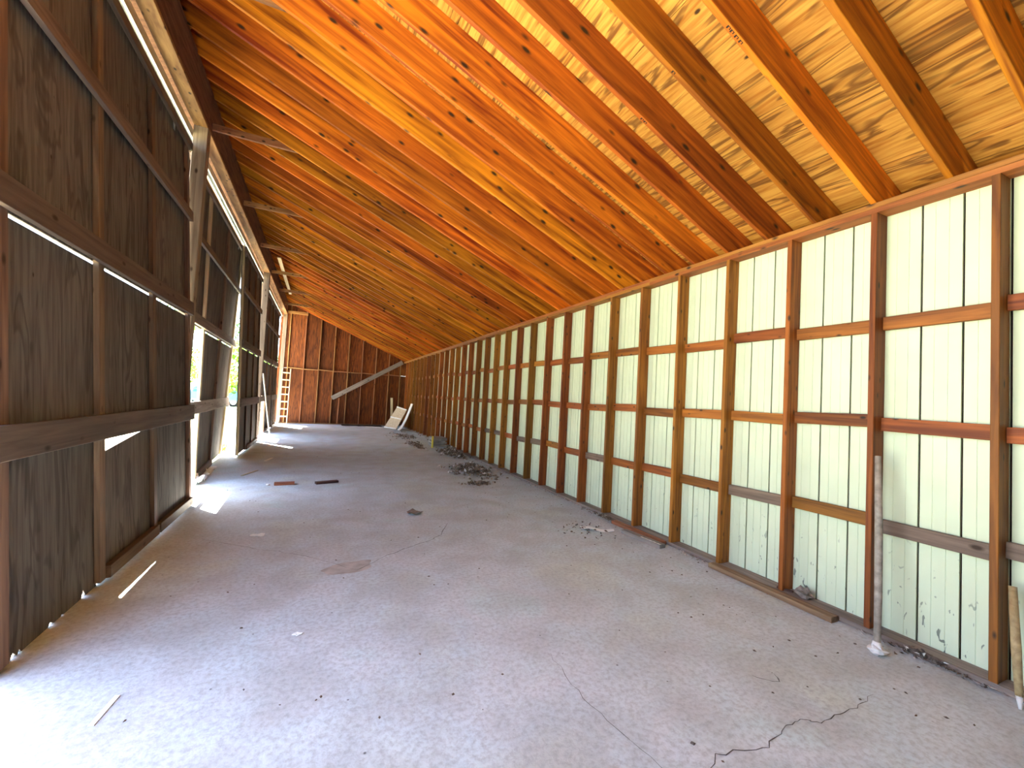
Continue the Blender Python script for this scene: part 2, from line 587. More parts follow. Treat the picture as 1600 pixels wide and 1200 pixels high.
ink_marks(1, 2.02, 4, 1)
ink_marks(2, 2.00, 1, 2)
ink_marks(3, 2.10, 2, 3)

# ties from the header to the rafters, every sixth rafter
for j, yt in enumerate((1.78, 4.22, 6.64, 9.07, 11.49, 13.93, 16.36, 18.8)):
    yk = min(rafter_ys, key=lambda q: abs(q[1] - yt))[1] + 0.058
    xr_ = -0.38
    zc = 4.83 + 0.045
    board('tie', (XL - 0.01, yk, zc), (xr_, yk, zc), 0.09, 0.036, (0, 0, 1), M['header'], ceiling)
board('bracing_strip', (-1.22, 12.6, 4.95), (-1.22, 17.2, 4.95), 0.09, 0.02, (1, 0, 0), M['paleboard'], ceiling)

# ------------------------------------------------------------------ right wall
WR = struct(empty('wall_right', (XR, 8.0, 0)))
board('sill_plate', (XR + 0.069, YF, 0.019), (XR + 0.069, 20.7, 0.019), 0.142, 0.038, (1, 0, 0), M['sill'], WR)
for i, (ya, yb) in enumerate(((YF, 3.97), (3.97, 8.85), (8.85, 13.7), (13.7, 20.75))):
    board('top_plate', (XR + 0.07, ya + .002, H + 0.019), (XR + 0.07, yb, H + 0.019), 0.14, 0.038, (1, 0, 0), M['plate'], WR)
    board('top_plate', (XR + 0.07, ya + .002, H + 0.0572), (XR + 0.07, yb, H + 0.0572), 0.142, 0.038, (1, 0, 0), M['plate'], WR)
k = -3
stud_ys = []
while Y0 + DS * k < 20.5:
    stud_ys.append(Y0 + DS * k)
    k += 1
for i, y in enumerate(stud_ys):
    jt = random.uniform(-0.008, 0.008)
    board('stud', (XR + 0.07, y + 0.019, 0.038), (XR + 0.07, y + 0.019 + jt, H), 0.14, 0.038, (1, 0, 0), M['stud'], WR)
zg = (2.215, 1.475, 0.757)
near = {}
for i, (y, y2) in enumerate(zip(stud_ys[:-1], stud_ys[1:])):
    for g, z in enumerate(zg):
        dz = random.uniform(-0.022, 0.022)
        dz2 = dz + random.uniform(-0.012, 0.012)
        old = g == 2 and (i - 3) in (-1, 0, 2, 6, 9, 10, 12, 13)
        m = M['block_old'] if old else M['block']
        board('blocking', (XR + 0.118, y + 0.038, z + dz), (XR + 0.118, y2, z + dz2), 0.096, 0.038, (0, 0, 1), m, WR)
# ribbed steel siding panels: deep joint at each edge, two fine ribs between
PW = 0.2083
prof = [(0.006, 0.02), (0.006, 0.0), (0.066, 0.0), (0.0675, 0.003), (0.0705, 0.003), (0.072, 0.0), (0.135, 0.0), (0.1365, 0.003), (0.1395, 0.003), (0.141, 0.0), (PW - 0.006, 0.0), (PW - 0.006, 0.02)]
V, F = [], []
for (py, px) in prof:
    V += [(px, py, 0.0), (px, py, H + 0.12)]
for i in range(len(prof) - 1):
    F.append((2 * i, 2 * i + 1, 2 * i + 3, 2 * i + 2))
sid_me = bpy.data.meshes.new('siding_panel')
sid_me.from_pydata(V, [], F)
sid_me.materials.append(M['siding'])
y = 1.2363 - PW * 12
while y < 20.7:
    o = link('siding_panel', sid_me, None, WR)
    o.location = (XS + 0.002, y, 0.0)
    y += PW
# dark backing added so the joints read dark and daylight stays out
mesh('joint_backing', [(XS + 0.05, YF, -0.05), (XS + 0.05, 20.8, -0.05), (XS + 0.05, 20.8, H + 0.1), (XS + 0.05, YF, H + 0.1)], [(0, 1, 2, 3)], M['darkboard'], WR)

# ------------------------------------------------------------------ back wall
WB = struct(empty('wall_back', (1.0, YB, 0)))
YP = YB + 0.09
bst = [-1.36, -0.74, -0.13, 0.48, 1.09, 1.70, 2.31, 2.92, 3.45]


def bpanel(x0, x1, z0, parent, mat, y, ztop=None, name='plywood_panel'):
    poly_top0 = ztop if ztop is not None else zroof(x0, 0.30)
    poly_top1 = ztop if ztop is not None else zroof(x1, 0.30)
    # local X runs up the wall so the grain stands upright
    poly = [(z0, -x0), (poly_top0, -x0), (poly_top1, -x1), (z0, -x1)]
    M4 = Matrix(((0, -1, 0, 0), (0, 0, 1, y), (1, 0, 0, 0), (0, 0, 0, 1)))
    # local (u, v, w) -> world (-v, y + w, u)
    return prism(name, poly, 0.012, mat, parent, M4)


edges = [-1.75, -0.74, 0.48, 1.70, 2.92, 3.80]
for x0, x1 in zip(edges[:-1], edges[1:]):
    bpanel(x0 + 0.002, x1 - 0.002, 0.02, WB, M['backply'], YP, 2.40)
    bpanel(x0 + 0.002, x1 - 0.002, 2.404, WB, M['backply'], YP)
for x in bst:
    ztp = min(zroof(x + 0.019), zroof(x - .019)) + 0.02
    board('stud', (x, YB + 0.0445, 0.04), (x, YB + 0.0445, ztp), 0.089, 0.038, (0, 1, 0), M['backstud'], WB)
for x0, x1 in zip(bst[:-1], bst[1:]):
    board('blocking', (x0 + 0.019, YB + 0.0445, 2.40 + random.uniform(-.02, .02)), (x1 - 0.019, YB + 0.0445, 2.40), 0.038, 0.089, (0, 0, 1), M['backstud'], WB)
board('sill_plate', (-1.5, YB + 0.0445, 0.02), (3.6, YB + 0.0445, 0.02), 0.09, 0.04, (0, 1, 0), M['backstud'], WB)
board('brace', (0.50, YB - 0.02, 1.18), (3.52, YB - 0.02, 3.06), 0.19, 0.036, (0, 0, 1), M['greyboard'], WB)
board('short_stud', (0.78, YB + 0.03, 0.04), (0.80, YB + 0.03, 1.2), 0.05, 0.03, (1, 0, 0), M['backstud'], WB)
board('collar', (-1.5, YB - 0.05, 4.83), (-0.7, YB - 0.05, 4.83), 0.12, 0.036, (0, 0, 1), M['backstud'], WB)

# ------------------------------------------------------------------ end wall behind the camera
WF = struct(empty('wall_front', (1.0, YF, 0)))
for x0, x1 in zip(edges[:-1], edges[1:]):
    bpanel(x0 + 0.002, x1 - 0.002, 0.02, WF, M['doorply'], YF - 0.1, 2.40)
    bpanel(x0 + 0.002, x1 - 0.002, 2.404, WF, M['doorply'], YF - 0.1)
for x in bst:
    board('stud', (x, YF - 0.04, 0.0), (x, YF - 0.04, zroof(x)), 0.089, 0.038, (0, 1, 0), M['doorstile'], WF)

# ------------------------------------------------------------------ left wall: posts, header, frieze, door track
WL = struct(empty('wall_left', (-1.575, 8.0, 0)))
bays = (-0.78, 0.42, 6.42, 13.57, 20.62)
for y in bays:
    board('post', (-1.575, y, 0.0), (-1.575, y, ZH), 0.15, 0.15, (1, 0, 0), M['doorrail'] if 10 < y < 15 else M['post'], WL, ch=0.006)
for ya, yb in zip(bays[:-1], bays[1:]):
    board('header', (-1.575, ya, ZH + 0.02), (-1.575, yb - 0.004, ZH + 0.02), 0.15, 0.04, (1, 0, 0), M['header'], WL, ch=0.005)
    board('header_face', (-1.525, ya, ZH + 0.29), (-1.525, yb - 0.004, ZH + 0.29), 0.50, 0.03, (0, 0, 1), M['frieze'], WL)
y = YF
while y < 20.7:
    y2 = min(y + 1.22, 20.7)
    poly = [(4.80, -(y + 0.002)), (5.62, -(y + 0.002)), (5.62, -(y2 - 0.002)), (4.80, -(y2 - 0.002))]
    M4 = Matrix(((0, 0, 1, -1.675), (0, -1, 0, 0), (1, 0, 0, 0), (0, 0, 0, 1)))
    prism('frieze_panel', poly, 0.012, M['frieze'], WL, M4)
    board('frieze_stud', (-1.64, y + 0.02, ZH + 0.23), (-1.64, y + 0.02, 5.3), 0.05, 0.038, (1, 0, 0), M['doorstile'], WL)
    y += 1.22
# door track: inverted channel of galvanised steel hung outside the header
tp = [(-1.755, 4.70), (-1.755, 4.60), (-1.735, 4.60), (-1.735, 4.685), (-1.695, 4.685), (-1.695, 4.60), (-1.675, 4.60), (-1.675, 4.70)]
n = len(tp)
V = [(x, -0.9, z) for x, z in tp] + [(x, 20.5, z) for x, z in tp]
F = [(i, (i + 1) % n, n + (i + 1) % n, n + i) for i in range(n)] + [tuple(range(n - 1, -1, -1)), tuple(range(n, 2 * n))]
mesh('door_track', V, F, M['metal'], WL)
# unseen hood added above the track to block the sun
V = [(-1.69, -0.95, 4.86), (-1.96, -0.95, 4.75), (-1.96, 20.7, 4.75), (-1.69, 20.7, 4.86)]
V += [(x, y, z + 0.02) for x, y, z in V]
mesh('sun_block_hood', V, [(3, 2, 1, 0), (4, 5, 6, 7), (0, 1, 5, 4), (1, 2, 6, 5), (2, 3, 7, 6), (3, 0, 4, 7)], M['frieze'], WL)

# ------------------------------------------------------------------ the hanging doors
RAILS = {'top': (4.36, 4.46), 'C': (3.49, 3.61), 'A': (2.33, 2.49), 'B': (1.06, 1.24), 'bot': (0.03, 0.12)}
DT = 4.48


def make_door(num, stiles, xt, xb, xb2=None, shear=0.0, missing=(), bottom=(), rails_full=True, tiers=None, pstile=None, notch=None, stile_mat=None, light_rail=None, rail_ext=0.0, chips=None):
    ya, yb = stiles[0] - 0.045, stiles[-1] + 0.045
    root = struct(empty('door_%d' % num, (xb, (ya + yb) / 2, 0)))
    def pos(y, z, off=0.0):
        xq = xb if xb2 is None else xb + (xb2 - xb) * (y - stiles[0]) / (stiles[-1] - stiles[0])
        return Vector((xq + (xt - xq) * z / DT + off, y + shear * (1 - z / DT), z))
    tiers = tiers or [(0.025, 1.07), (1.09, 2.315), (2.338, DT)]
    ax = (pos(0, 1) - pos(0, 0)).normalized()
    nrm = Vector((1, 0, -(xt - xb) / DT)).normalized()
    for bi in range(len(stiles) - 1):
        for ti, (z0, z1) in enumerate(tiers):
            if (bi, ti) in missing:
                continue
            y0, y1 = stiles[bi] + 0.002, stiles[bi + 1] - 0.002
            if bi == 0:
                y0 = ya
            if bi == len(stiles) - 2:
                y1 = yb
            zz = [z0, z0, z1, z1]
            if notch and (bi, ti) in notch:
                zz = notch[(bi, ti)]
            pts = [pos(y0, zz[0]), pos(y1, zz[1]), pos(y1, zz[2]), pos(y0, zz[3])]
            if chips and (bi, ti) in chips:
                low = [pts[0]]
                for (yc, wc, hc) in chips[(bi, ti)]:
                    low += [pos(yc - wc / 2, zz[0]), pos(yc - wc * 0.1, zz[0] + hc), pos(yc + wc / 2, zz[0])]
                pts = low + pts[1:]
            cx = pos((y0 + y1) / 2, (z0 + z1) / 2)
            lx = (pos((y0 + y1) / 2, z1) - cx).normalized()
            lz = lx.cross(Vector((0, 1, 0))).normalized()
            lz = lz if lz.x > 0 else -lz
            R = Matrix((lx, lz.cross(lx), lz)).transposed()
            loc = [R.transposed() @ (p - cx) for p in pts]
            n_ = len(loc)
            Vp = [(p.x, p.y, p.z - 0.012) for p in loc] + [(p.x, p.y, p.z) for p in loc]
            Fp = [tuple(range(n_ - 1, -1, -1)), tuple(range(n_, 2 * n_))] + [(i, (i + 1) % n_, n_ + (i + 1) % n_, n_ + i) for i in range(n_)]
            o = mesh('panel', Vp, Fp, M['doorply'], root)
            o.matrix_basis = Matrix.Translation(cx) @ R.to_4x4()
    for si, s in enumerate(stiles):
        z0 = 0.03
        board('stile', pos(s, z0, 0.02), pos(s, DT, 0.02), 0.085, 0.036, (0, 1, 0), (stile_mat or {}).get(si, M['doorstile']), root)
    for nm in ('top', 'C', 'A', 'B'):
        z0, z1 = RAILS[nm]
        zc = (z0 + z1) / 2
        board('rail', pos(ya - rail_ext, zc, 0.058), pos(yb, zc, 0.058), z1 - z0, 0.036, ax, (light_rail or {}).get(nm, M['doorrail']), root)
    for bi in bottom:
        z0, z1 = RAILS['bot']
        board('bottom_rail', pos(stiles[bi] + 0.05, (z0 + z1) / 2, 0.04), pos(stiles[bi + 1], (z0 + z1) / 2, 0.04), z1 - z0, 0.05, ax, M['doorstile'], root)
    for s in (stiles[0] + 0.4, stiles[-1] - 0.4):
        p = pos(s, DT)
        board('hanger', (p.x + 0.01, p.y, DT - 0.12), (-1.715, p.y, 4.68), 0.05, 0.006, (0, 1, 0), M['metal'], root)
    return root


make_door(1, [2.97, 4.02, 5.10, 6.27], -1.71, -1.375, bottom=(1, 2), notch={(1, 0): [0.012, 0.012, 1.07, 0.935], (0, 0): [0.001, 0.001, 1.07, 1.07]}, rail_ext=0.3,
          chips={(0, 0): [(3.12, 0.05, 0.03), (3.17, 0.03, 0.02), (3.46, 0.06, 0.02), (3.58, 0.03, 0.012), (3.84, 0.05, 0.05)]})
make_door(2, [6.60, 7.86, 9.30, 10.72], -1.76, -1.60, xb2=-1.87, missing=((0, 0), (0, 1)), bottom=(1,),
          stile_mat={1: M['paleboard'], 3: M['paleboard']}, light_rail={'B': M['greyboard']})  # pale stiles: the light falling on them is put into their colour
make_door(3, [10.42, 11.35, 12.3, 13.18], -1.69, -1.52, shear=0.06, bottom=(1, 2), stile_mat={0: M['paleboard']})  # near stile coloured pale to look brightly lit
make_door(4, [13.85, 14.85, 15.95, 17.0], -1.71, -1.64, missing=((0, 0), (1, 0), (0, 1)), bottom=(2,))
make_door(5, [17.1, 17.8, 18.5, 19.1], -1.71, -1.60, bottom=(1, 2))
make_door(6, [-1.2, -0.45, 0.30], -1.71, -1.71, bottom=(0, 1))

# ------------------------------------------------------------------ things on the floor and against the walls
R_ = random.Random(21)


def plank_thing(name, A, B, w, t, wdir, mat, label, cat):
    return tag(board(name, A, B, w, t, wdir, mat, None), label, cat)


# long timber lying along the sill
plank_thing('timber', (3.548, 2.90, 0.021), (3.545, 1.83, 0.021), 0.085, 0.042, (1, 0, 0), M['timber'], 'long weathered brown timber lying along the sill of the white siding wall', 'timber')
# red-brown board and grey block further on
plank_thing('board', (3.53, 4.36, 0.021), (3.55, 3.52, 0.021), 0.075, 0.04, (1, 0, 0), M['redboard'], 'reddish brown board lying on the floor against the siding wall sill', 'board')
o = plank_thing('timber_offcut', (3.40, 4.0, 0.021), (3.455, 3.44, 0.021), 0.085, 0.042, (1, 0, 0), M['greyboard'], 'short grey timber offcut with flaking white paint beside the reddish board', 'timber')
for i in range(5):
    t = 0.55 + 0.1 * i
    p = Vector((3.40, 4.0, 0.0)).lerp(Vector((3.455, 3.44, 0.0)), t)
    c = mesh('paint_flake', [(p.x - 0.035, p.y - 0.02, 0.0425), (p.x - 0.015, p.y - 0.03, 0.0425), (p.x - 0.012, p.y + 0.025, 0.0425), (p.x - 0.036, p.y + 0.03, 0.0425)], [(0, 1, 2, 3)], M['white'], None)
    c.parent = o
    c.matrix_parent_inverse = o.matrix_basis.inverted()

# leaning pole with a plastered foot
pole = tag(empty('pole', (3.36, 1.49, 0)), 'tall grubby pole with a plaster-caked foot leaning on a stud', 'pole')
tube('shaft', [(3.36, 1.49, 0.02), (3.42, 1.515, 0.33), (3.50, 1.555, 0.80), (3.575, 1.60, 1.25)], [0.019, 0.021, 0.022, 0.018], M['pole'], pole, 12)
lump('plaster_foot', (3.355, 1.487, 0.028), (0.05, 0.045, 0.028), M['plaster'], pole, 3, 0.5)
tube('collar', [(3.359, 1.49, 0.03), (3.366, 1.493, 0.075)], [0.034, 0.022], M['plaster'], pole, 10)

# short wooden handle by the near stud
hd = tag(empty('tool_handle', (3.52, 0.93, 0)), 'short bare wooden tool handle leaning in the corner of a stud', 'handle')
tube('shaft', [(3.52, 0.93, 0.06), (3.57, 0.955, 0.28), (3.645, 0.99, 0.60)], [0.016, 0.021, 0.018], M['handle'], hd, 12)
tube('tip', [(3.506, 0.922, 0.0), (3.52, 0.93, 0.065)], [0.007, 0.015], M['plaster'], hd, 10)

# stone and wood chips on the sill
tag(lump('stone_chunk', (3.655, 2.11, 0.078), (0.036, 0.06, 0.042), M['stone'], None, 5, 0.9, freq=3), 'jagged brown stone chunk sitting on the sill below the siding', 'stone')
plank_thing('wood_chip', (3.63, 2.31, 0.046), (3.66, 2.20, 0.046), 0.035, 0.012, (1, 0, 0), M['darkboard'], 'dark split wood chip lying on the sill beside the stone chunk', 'wood chip')

# torn strip of white plaster paper among the leaves
V, F = [], []
for i in range(9):
    t = i / 8
    x, y = 2.96 + 0.34 * t, 4.26 - 0.20 * t
    z = 0.012 + 0.012 * math.sin(t * 7)
    V += [(x - 0.02 + R_.uniform(-.008, .008), y - 0.035, z), (x + 0.01, y + 0.03 + R_.uniform(-.01, .01), z + 0.006)]
for i in range(8):
    F.append((2 * i, 2 * i + 1, 2 * i + 3, 2 * i + 2))
o = mesh('paper_strip', V, F, M['whitepaper'])
md = o.modifiers.new('thickness', 'SOLIDIFY'); md.thickness = 0.004
tag(o, 'torn white strip lying among dark crumbs near the siding wall', 'paper strip')

# two short boards in the middle of the floor
plank_thing('board', (-0.55, 7.42, 0.021), (-0.27, 7.43, 0.021), 0.09, 0.042, (0, 1, 0), M['redboard'], 'short reddish board with a pale end alone on the concrete near the doors', 'board')
tag(lump('plaster_crumb', (-0.63, 7.42, 0.012), (0.03, 0.03, 0.012), M['plaster'], None, 8, 0.6), 'small pale crumb of plaster at the end of the short reddish board', 'plaster crumb')
plank_thing('board', (0.03, 7.40, 0.018), (0.36, 7.50, 0.018), 0.085, 0.036, (0, 1, 0), M['darkboard'], 'short almost black board lying alone mid floor', 'board')

# flattened leaf on the floor
def curled(name, c, rx, ry, mat, label, cat, seed, curl=0.02):
    rnd = random.Random(seed)
    n = 12
    V = [(0, 0, 0.004)]
    for k in range(n):
        a = 2 * math.pi * k / n
        f = rnd.uniform(0.55, 1.1)
        V.append((math.cos(a) * rx * f, math.sin(a) * ry * f, 0.004 + curl * rnd.random()))
    o = mesh(name, V, [(0, 1 + k, 1 + (k + 1) % n) for k in range(n)], mat)
    o.location = (c[0], c[1], 0)
    md = o.modifiers.new('thickness', 'SOLIDIFY'); md.thickness = 0.003
    return tag(o, label, cat)


curled('dead_leaf', (1.19, 5.38), 0.12, 0.11, M['stone'], 'large curled dead leaf alone on the open concrete', 'leaf', 4, 0.04)
curled('paper_scrap', (-0.48, 4.92), 0.075, 0.05, M['whitepaper'], 'small white paper scrap on bare concrete', 'paper scrap', 5, 0.012)
curled('plaster_flake', (-0.03, 2.89), 0.03, 0.02, M['whitepaper'], 'tiny white plaster flake on the pale concrete', 'plaster flake', 6, 0.008)

# crumpled white sheet at the foot of the broken door
V, F = [], []
n, mI = 22, 9
for i in range(n + 1):
    for j in range(mI + 1):
        u, v = i / n, j / mI
        x = -1.66 + 0.22 * (v - 0.5) * (1.4 - u)
        y = 7.55 + 1.7 * u
        h_ = abs(mnoise.noise(Vector((x * 9, y * 7, 2.2)))) * 0.20 * (1.1 - u) + 0.006
        V.append((x + 0.03 * mnoise.noise(Vector((y * 9, v * 5, 0))), y, h_))
for i in range(n):
    for j in range(mI):
        a = i * (mI + 1) + j
        F.append((a, a + 1, a + mI + 2, a + mI + 1))
o = mesh('plastic_sheet', V, F, M['whitepaper'])
md = o.modifiers.new('thickness', 'SOLIDIFY'); md.thickness = 0.002
tag(o, 'crumpled white plastic sheet on the floor beneath the door with the missing panels', 'plastic sheet')

# two slivers of sunlight near the doors, painted as pale strips
plank_thing('painted_sliver', (-1.10, 8.25, 0.006), (-0.93, 8.75, 0.006), 0.04, 0.01, (1, 0, 0), M['paleboard'], 'long pale sun sliver painted on the floor beside the sunlit gap', 'painted sun sliver')
plank_thing('painted_sliver', (-0.92, 9.85, 0.006), (-0.83, 10.25, 0.006), 0.05, 0.01, (1, 0, 0), M['white'], 'short white sun sliver painted on the shaded floor between two sunlit streaks', 'painted sun sliver')

# white plank leaning on the far door
plank_thing('plank', (-1.25, 14.15, 0.0), (-1.545, 14.15, 1.90), 0.15, 0.025, (0, 1, 0), M['white'], 'white painted plank leaning upright on the hanging doors', 'plank')

# ladder in the far corner
ld = tag(empty('ladder', (-1.36, 20.0, 0)), 'pale wooden ladder leaning in the far corner by the doors', 'ladder')
lb, lt = Vector((0, 20.05, 0.0)), Vector((0, 20.50, 2.36))
for x in (-1.55, -1.20):
    board('side_rail', (x, lb.y, lb.z), (x + (0.02 if x < -1.4 else -0.02), lt.y, lt.z), 0.03, 0.075, (1, 0, 0), M['paleboard'], ld)
for i in range(7):
    t = (0.32 + 0.31 * i) / 2.36
    p = lb.lerp(lt, t)
    board('rung', (-1.54, p.y, p.z), (-1.21, p.y, p.z), 0.05, 0.03, (0, 0, 1), M['paleboard'], ld)

# pale panels leaning in the back corner
def leaning_panel(name, base0, base1, top0, top1, thick, mat, label, slats=True):
    b0, b1, t0_, t1_ = map(Vector, (base0, base1, top0, top1))
    nn = (b1 - b0).cross(t0_ - b0).normalized()
    if nn.z < 0:
        nn = -nn
    q = [b0, b1, t1_, t0_]
    root = tag(empty(name, ((b0 + b1) / 2)), label, 'panel')
    V = [p - nn * thick for p in q] + q
    mesh('sheet', V, [(3, 2, 1, 0), (4, 5, 6, 7), (0, 1, 5, 4), (1, 2, 6, 5), (2, 3, 7, 6), (3, 0, 4, 7)], mat, root)
    if slats:
        for t in (0.03, 0.5, 0.97):
            a = b0.lerp(t0_, t) + nn * 0.008; b_ = b1.lerp(t1_, t) + nn * 0.008
            board('batten', a, b_, 0.05, 0.016, (t0_ - b0), M['white'], root)
    return root


leaning_panel('leaning_panel', (2.62, 18.9, 0.03), (3.00, 18.1, 0.03), (3.16, 19.0, 0.98), (3.44, 18.25, 0.88), 0.02, M['paleboard'], 'pale battened panel leaning in the back corner in front of a curved white board')
# curved white board behind it
V, F = [], []
for i in range(9):
    t = i / 8
    x = 3.06 + 0.50 * (t ** 0.8)
    z = 0.02 + 1.12 * t ** 1.25
    V += [(x, 17.6, z), (x, 17.98, z)]
for i in range(8):
    F.append((2 * i, 2 * i + 1, 2 * i + 3, 2 * i + 2))
o = mesh('curved_board', V, F, M['white'])
md = o.modifiers.new('thickness', 'SOLIDIFY'); md.thickness = 0.025
tag(o, 'bowed white board propped against the studs in the back corner', 'board')
plank_thing('post_offcut', (3.12, 20.0, 0.0), (3.10, 20.42, 1.32), 0.10, 0.05, (1, 0, 0), M['paleboard'], 'pale upright offcut standing behind the battened panel', 'timber')
plank_thing('strip_board', (1.9, 19.55, 0.012), (2.62, 19.1, 0.012), 0.10, 0.02, (0, 1, 0), M['white'], 'thin white board flat on the floor near the battened panel', 'board')

# black plastic on the floor along the back wall
V, F = [], []
for i in range(13):
    for j in range(4):
        x = 0.95 + 1.7 * i / 12; yy = 19.75 + 0.62 * j / 3
        V.append((x, yy + 0.03 * math.sin(i), 0.012 + 0.07 * abs(mnoise.noise(Vector((x * 3, yy * 4, 1))))))
for i in range(12):
    for j in range(3):
        a = i * 4 + j
        F.append((a, a + 4, a + 5, a + 1))
o = mesh('black_plastic_sheet', V, F, M['black'])
md = o.modifiers.new('thickness', 'SOLIDIFY'); md.thickness = 0.008
tag(o, 'black plastic sheet lying along the foot of the plywood end wall', 'plastic sheet')

# small crate with a yellow tag
cr = tag(empty('crate', (3.30, 12.4, 0)), 'low grey slatted crate with a yellow upright beside the leaf heap', 'crate')
for z in (0.05, 0.14, 0.23):
    for (a, b, wd) in (((3.12, 12.15, z), (3.52, 12.15, z), (0, 0, 1)), ((3.12, 12.72, z), (3.52, 12.72, z), (0, 0, 1)), ((3.12, 12.15, z), (3.12, 12.72, z), (0, 0, 1)), ((3.52, 12.15, z), (3.52, 12.72, z), (0, 0, 1))):
        board('slat', a, b, 0.06, 0.014, wd, M['crate'], cr)
board('lid', (3.32, 12.12, 0.275), (3.32, 12.75, 0.275), 0.42, 0.014, (1, 0, 0), M['greyboard'], cr)
board('corner_stake', (3.085, 12.13, 0.0), (3.085, 12.13, 0.34), 0.05, 0.03, (1, 0, 0), M['yellowtag'], cr)

# heaps of dry leaves: real leaves, too many to count
def leaf_heap(name, c, rx, ry, hgt, n, label, seed, rot=0.0, mats=(M['leaf_dry'],), size=0.05):
    rnd = random.Random(seed)
    V, F = [], []
    for i in range(n):
        a = rnd.uniform(0, 2 * math.pi)
        rr = min(1.35, abs(rnd.gauss(0, 0.5))) * (1 + 0.35 * mnoise.noise(Vector((math.cos(a) * 2 + seed, math.sin(a) * 2, seed))))
        u, v = math.cos(a) * rr, math.sin(a) * rr
        x = min(3.58, c[0] + u * rx) if rot == 0 else c[0] + (u * rx * math.cos(rot) - v * ry * math.sin(rot))
        y = c[1] + (u * rx * math.sin(rot) + v * ry * math.cos(rot))
        z = 0.012 + hgt * max(0.05, 1 - rr) * rnd.random()
        ax = Vector((rnd.gauss(0, 1), rnd.gauss(0, 1), rnd.gauss(0, 0.45))).normalized()
        up = Vector((rnd.gauss(0, 0.6), rnd.gauss(0, 0.6), 1)).normalized()
        s = ax.cross(up).normalized()
        L_, W_ = size * rnd.uniform(0.6, 1.3), size * rnd.uniform(0.3, 0.6)
        p = Vector((x, y, z))
        pts = [p - ax * L_, p - s * W_ + up * W_ * 0.5, p + ax * L_, p + s * W_ + up * W_ * 0.5]
        i0 = len(V)
        V += [(min(3.592, q.x), q.y, max(0.003, q.z)) for q in pts]
        F += [(i0, i0 + 1, i0 + 2), (i0, i0 + 2, i0 + 3)]
    me = bpy.data.meshes.new(name)
    me.from_pydata(V, [], F)
    for m in mats:
        me.materials.append(m)
    if len(mats) > 1:
        for q in range(0, len(me.polygons), 2):
            k = rnd.choices(range(len(mats)), [6] + [1] * (len(mats) - 1))[0]
            me.polygons[q].material_index = k
            me.polygons[q + 1].material_index = k
    o = link(name, me)
    o['kind'] = 'stuff'
    return tag(o, label, 'leaves')


MX = (M['leaf_dry'], M['leaf_pale'], M['chip'], M['plaster'])
leaf_heap('leaf_heap', (2.93, 8.2), 0.42, 0.8, 0.18, 1000, 'round heap of dry brown leaves standing clear of the siding wall', 1, mats=MX)
leaf_heap('leaf_heap', (3.26, 10.75), 0.24, 0.85, 0.20, 1100, 'long drift of dry leaves swept along the siding wall', 2, mats=MX)
leaf_heap('leaf_heap', (2.72, 12.6), 0.18, 0.9, 0.06, 500, 'low dry leaf heap along the open side of the grey crate', 3, mats=MX)
leaf_heap('leaf_litter', (2.85, 15.3), 0.6, 1.5, 0.02, 300, 'thin scatter of dark leaves before the back corner', 4, mats=MX)
leaf_heap('leaf_litter', (2.65, 6.95), 0.30, 0.16, 0.04, 120, 'small flat patch of dark leaves on the concrete near the round leaf heap', 5, mats=MX)
leaf_heap('leaf_litter', (3.53, 4.55), 0.05, 0.55, 0.05, 160, 'dark leaf crumbs caught along the sill behind the reddish board', 6, mats=MX, size=0.025)
leaf_heap('leaf_litter', (2.98, 4.25), 0.45, 0.5, 0.015, 60, 'scattered dark crumbs around the torn white strip', 7, mats=(M['chip'],), size=0.022)
leaf_heap('leaf_litter', (3.60, 1.35), 0.045, 0.28, 0.05, 90, 'dark grit and leaf crumbs on the sill near the pole', 8, mats=(M['chip'], M['stone'], M['white']), size=0.018)

# flakes and grit caught along the front of the sill
rnd = random.Random(5)
V, F = [], []
for i in range(900):
    y = 1.0 + 9.0 * rnd.random() ** 1.3
    if 1.7 < y < 3.0 or 3.4 < y < 4.5:
        continue
    x = XR - abs(rnd.gauss(0, 0.03)) - 0.002
    s_ = rnd.uniform(0.006, 0.022)
    a = rnd.gauss(1.57, 0.5)
    d = Vector((math.cos(a), math.sin(a), 0)) * s_
    n_ = Vector((-d.y, d.x, 0)) * rnd.uniform(0.2, 0.6)
    z = 0.002 + rnd.random() * 0.008
    i0 = len(V)
    V += [(x - d.x, y - d.y, z), (x + n_.x, y + n_.y, z + 0.004), (x + d.x, y + d.y, z + rnd.random() * 0.01), (x - n_.x, y - n_.y, z)]
    F.append((i0, i0 + 1, i0 + 2, i0 + 3))
me = bpy.data.meshes.new('sill_debris')
me.from_pydata([(min(v[0], XR - 0.002), v[1], v[2]) for v in V], [], F)
for m_ in (M['plaster'], M['chip'], M['stone']):
    me.materials.append(m_)
for p_ in me.polygons:
    p_.material_index = rnd.choice((0, 0, 1, 2))
o = link('sill_debris', me)
o['kind'] = 'stuff'
tag(o, 'pale flakes and grit lying in a line along the sill of the siding wall', 'debris')
tag(board('painted_sun_strip', (-0.80, 2.41, 0.003), (-0.775, 2.60, 0.003), 0.022, 0.004, (1, 0, 0), M['whitepaper']), 'thin white sun sliver painted on the bright concrete by the open doorway', 'paint strip')  # sliver of sunlight drawn as a flat white strip

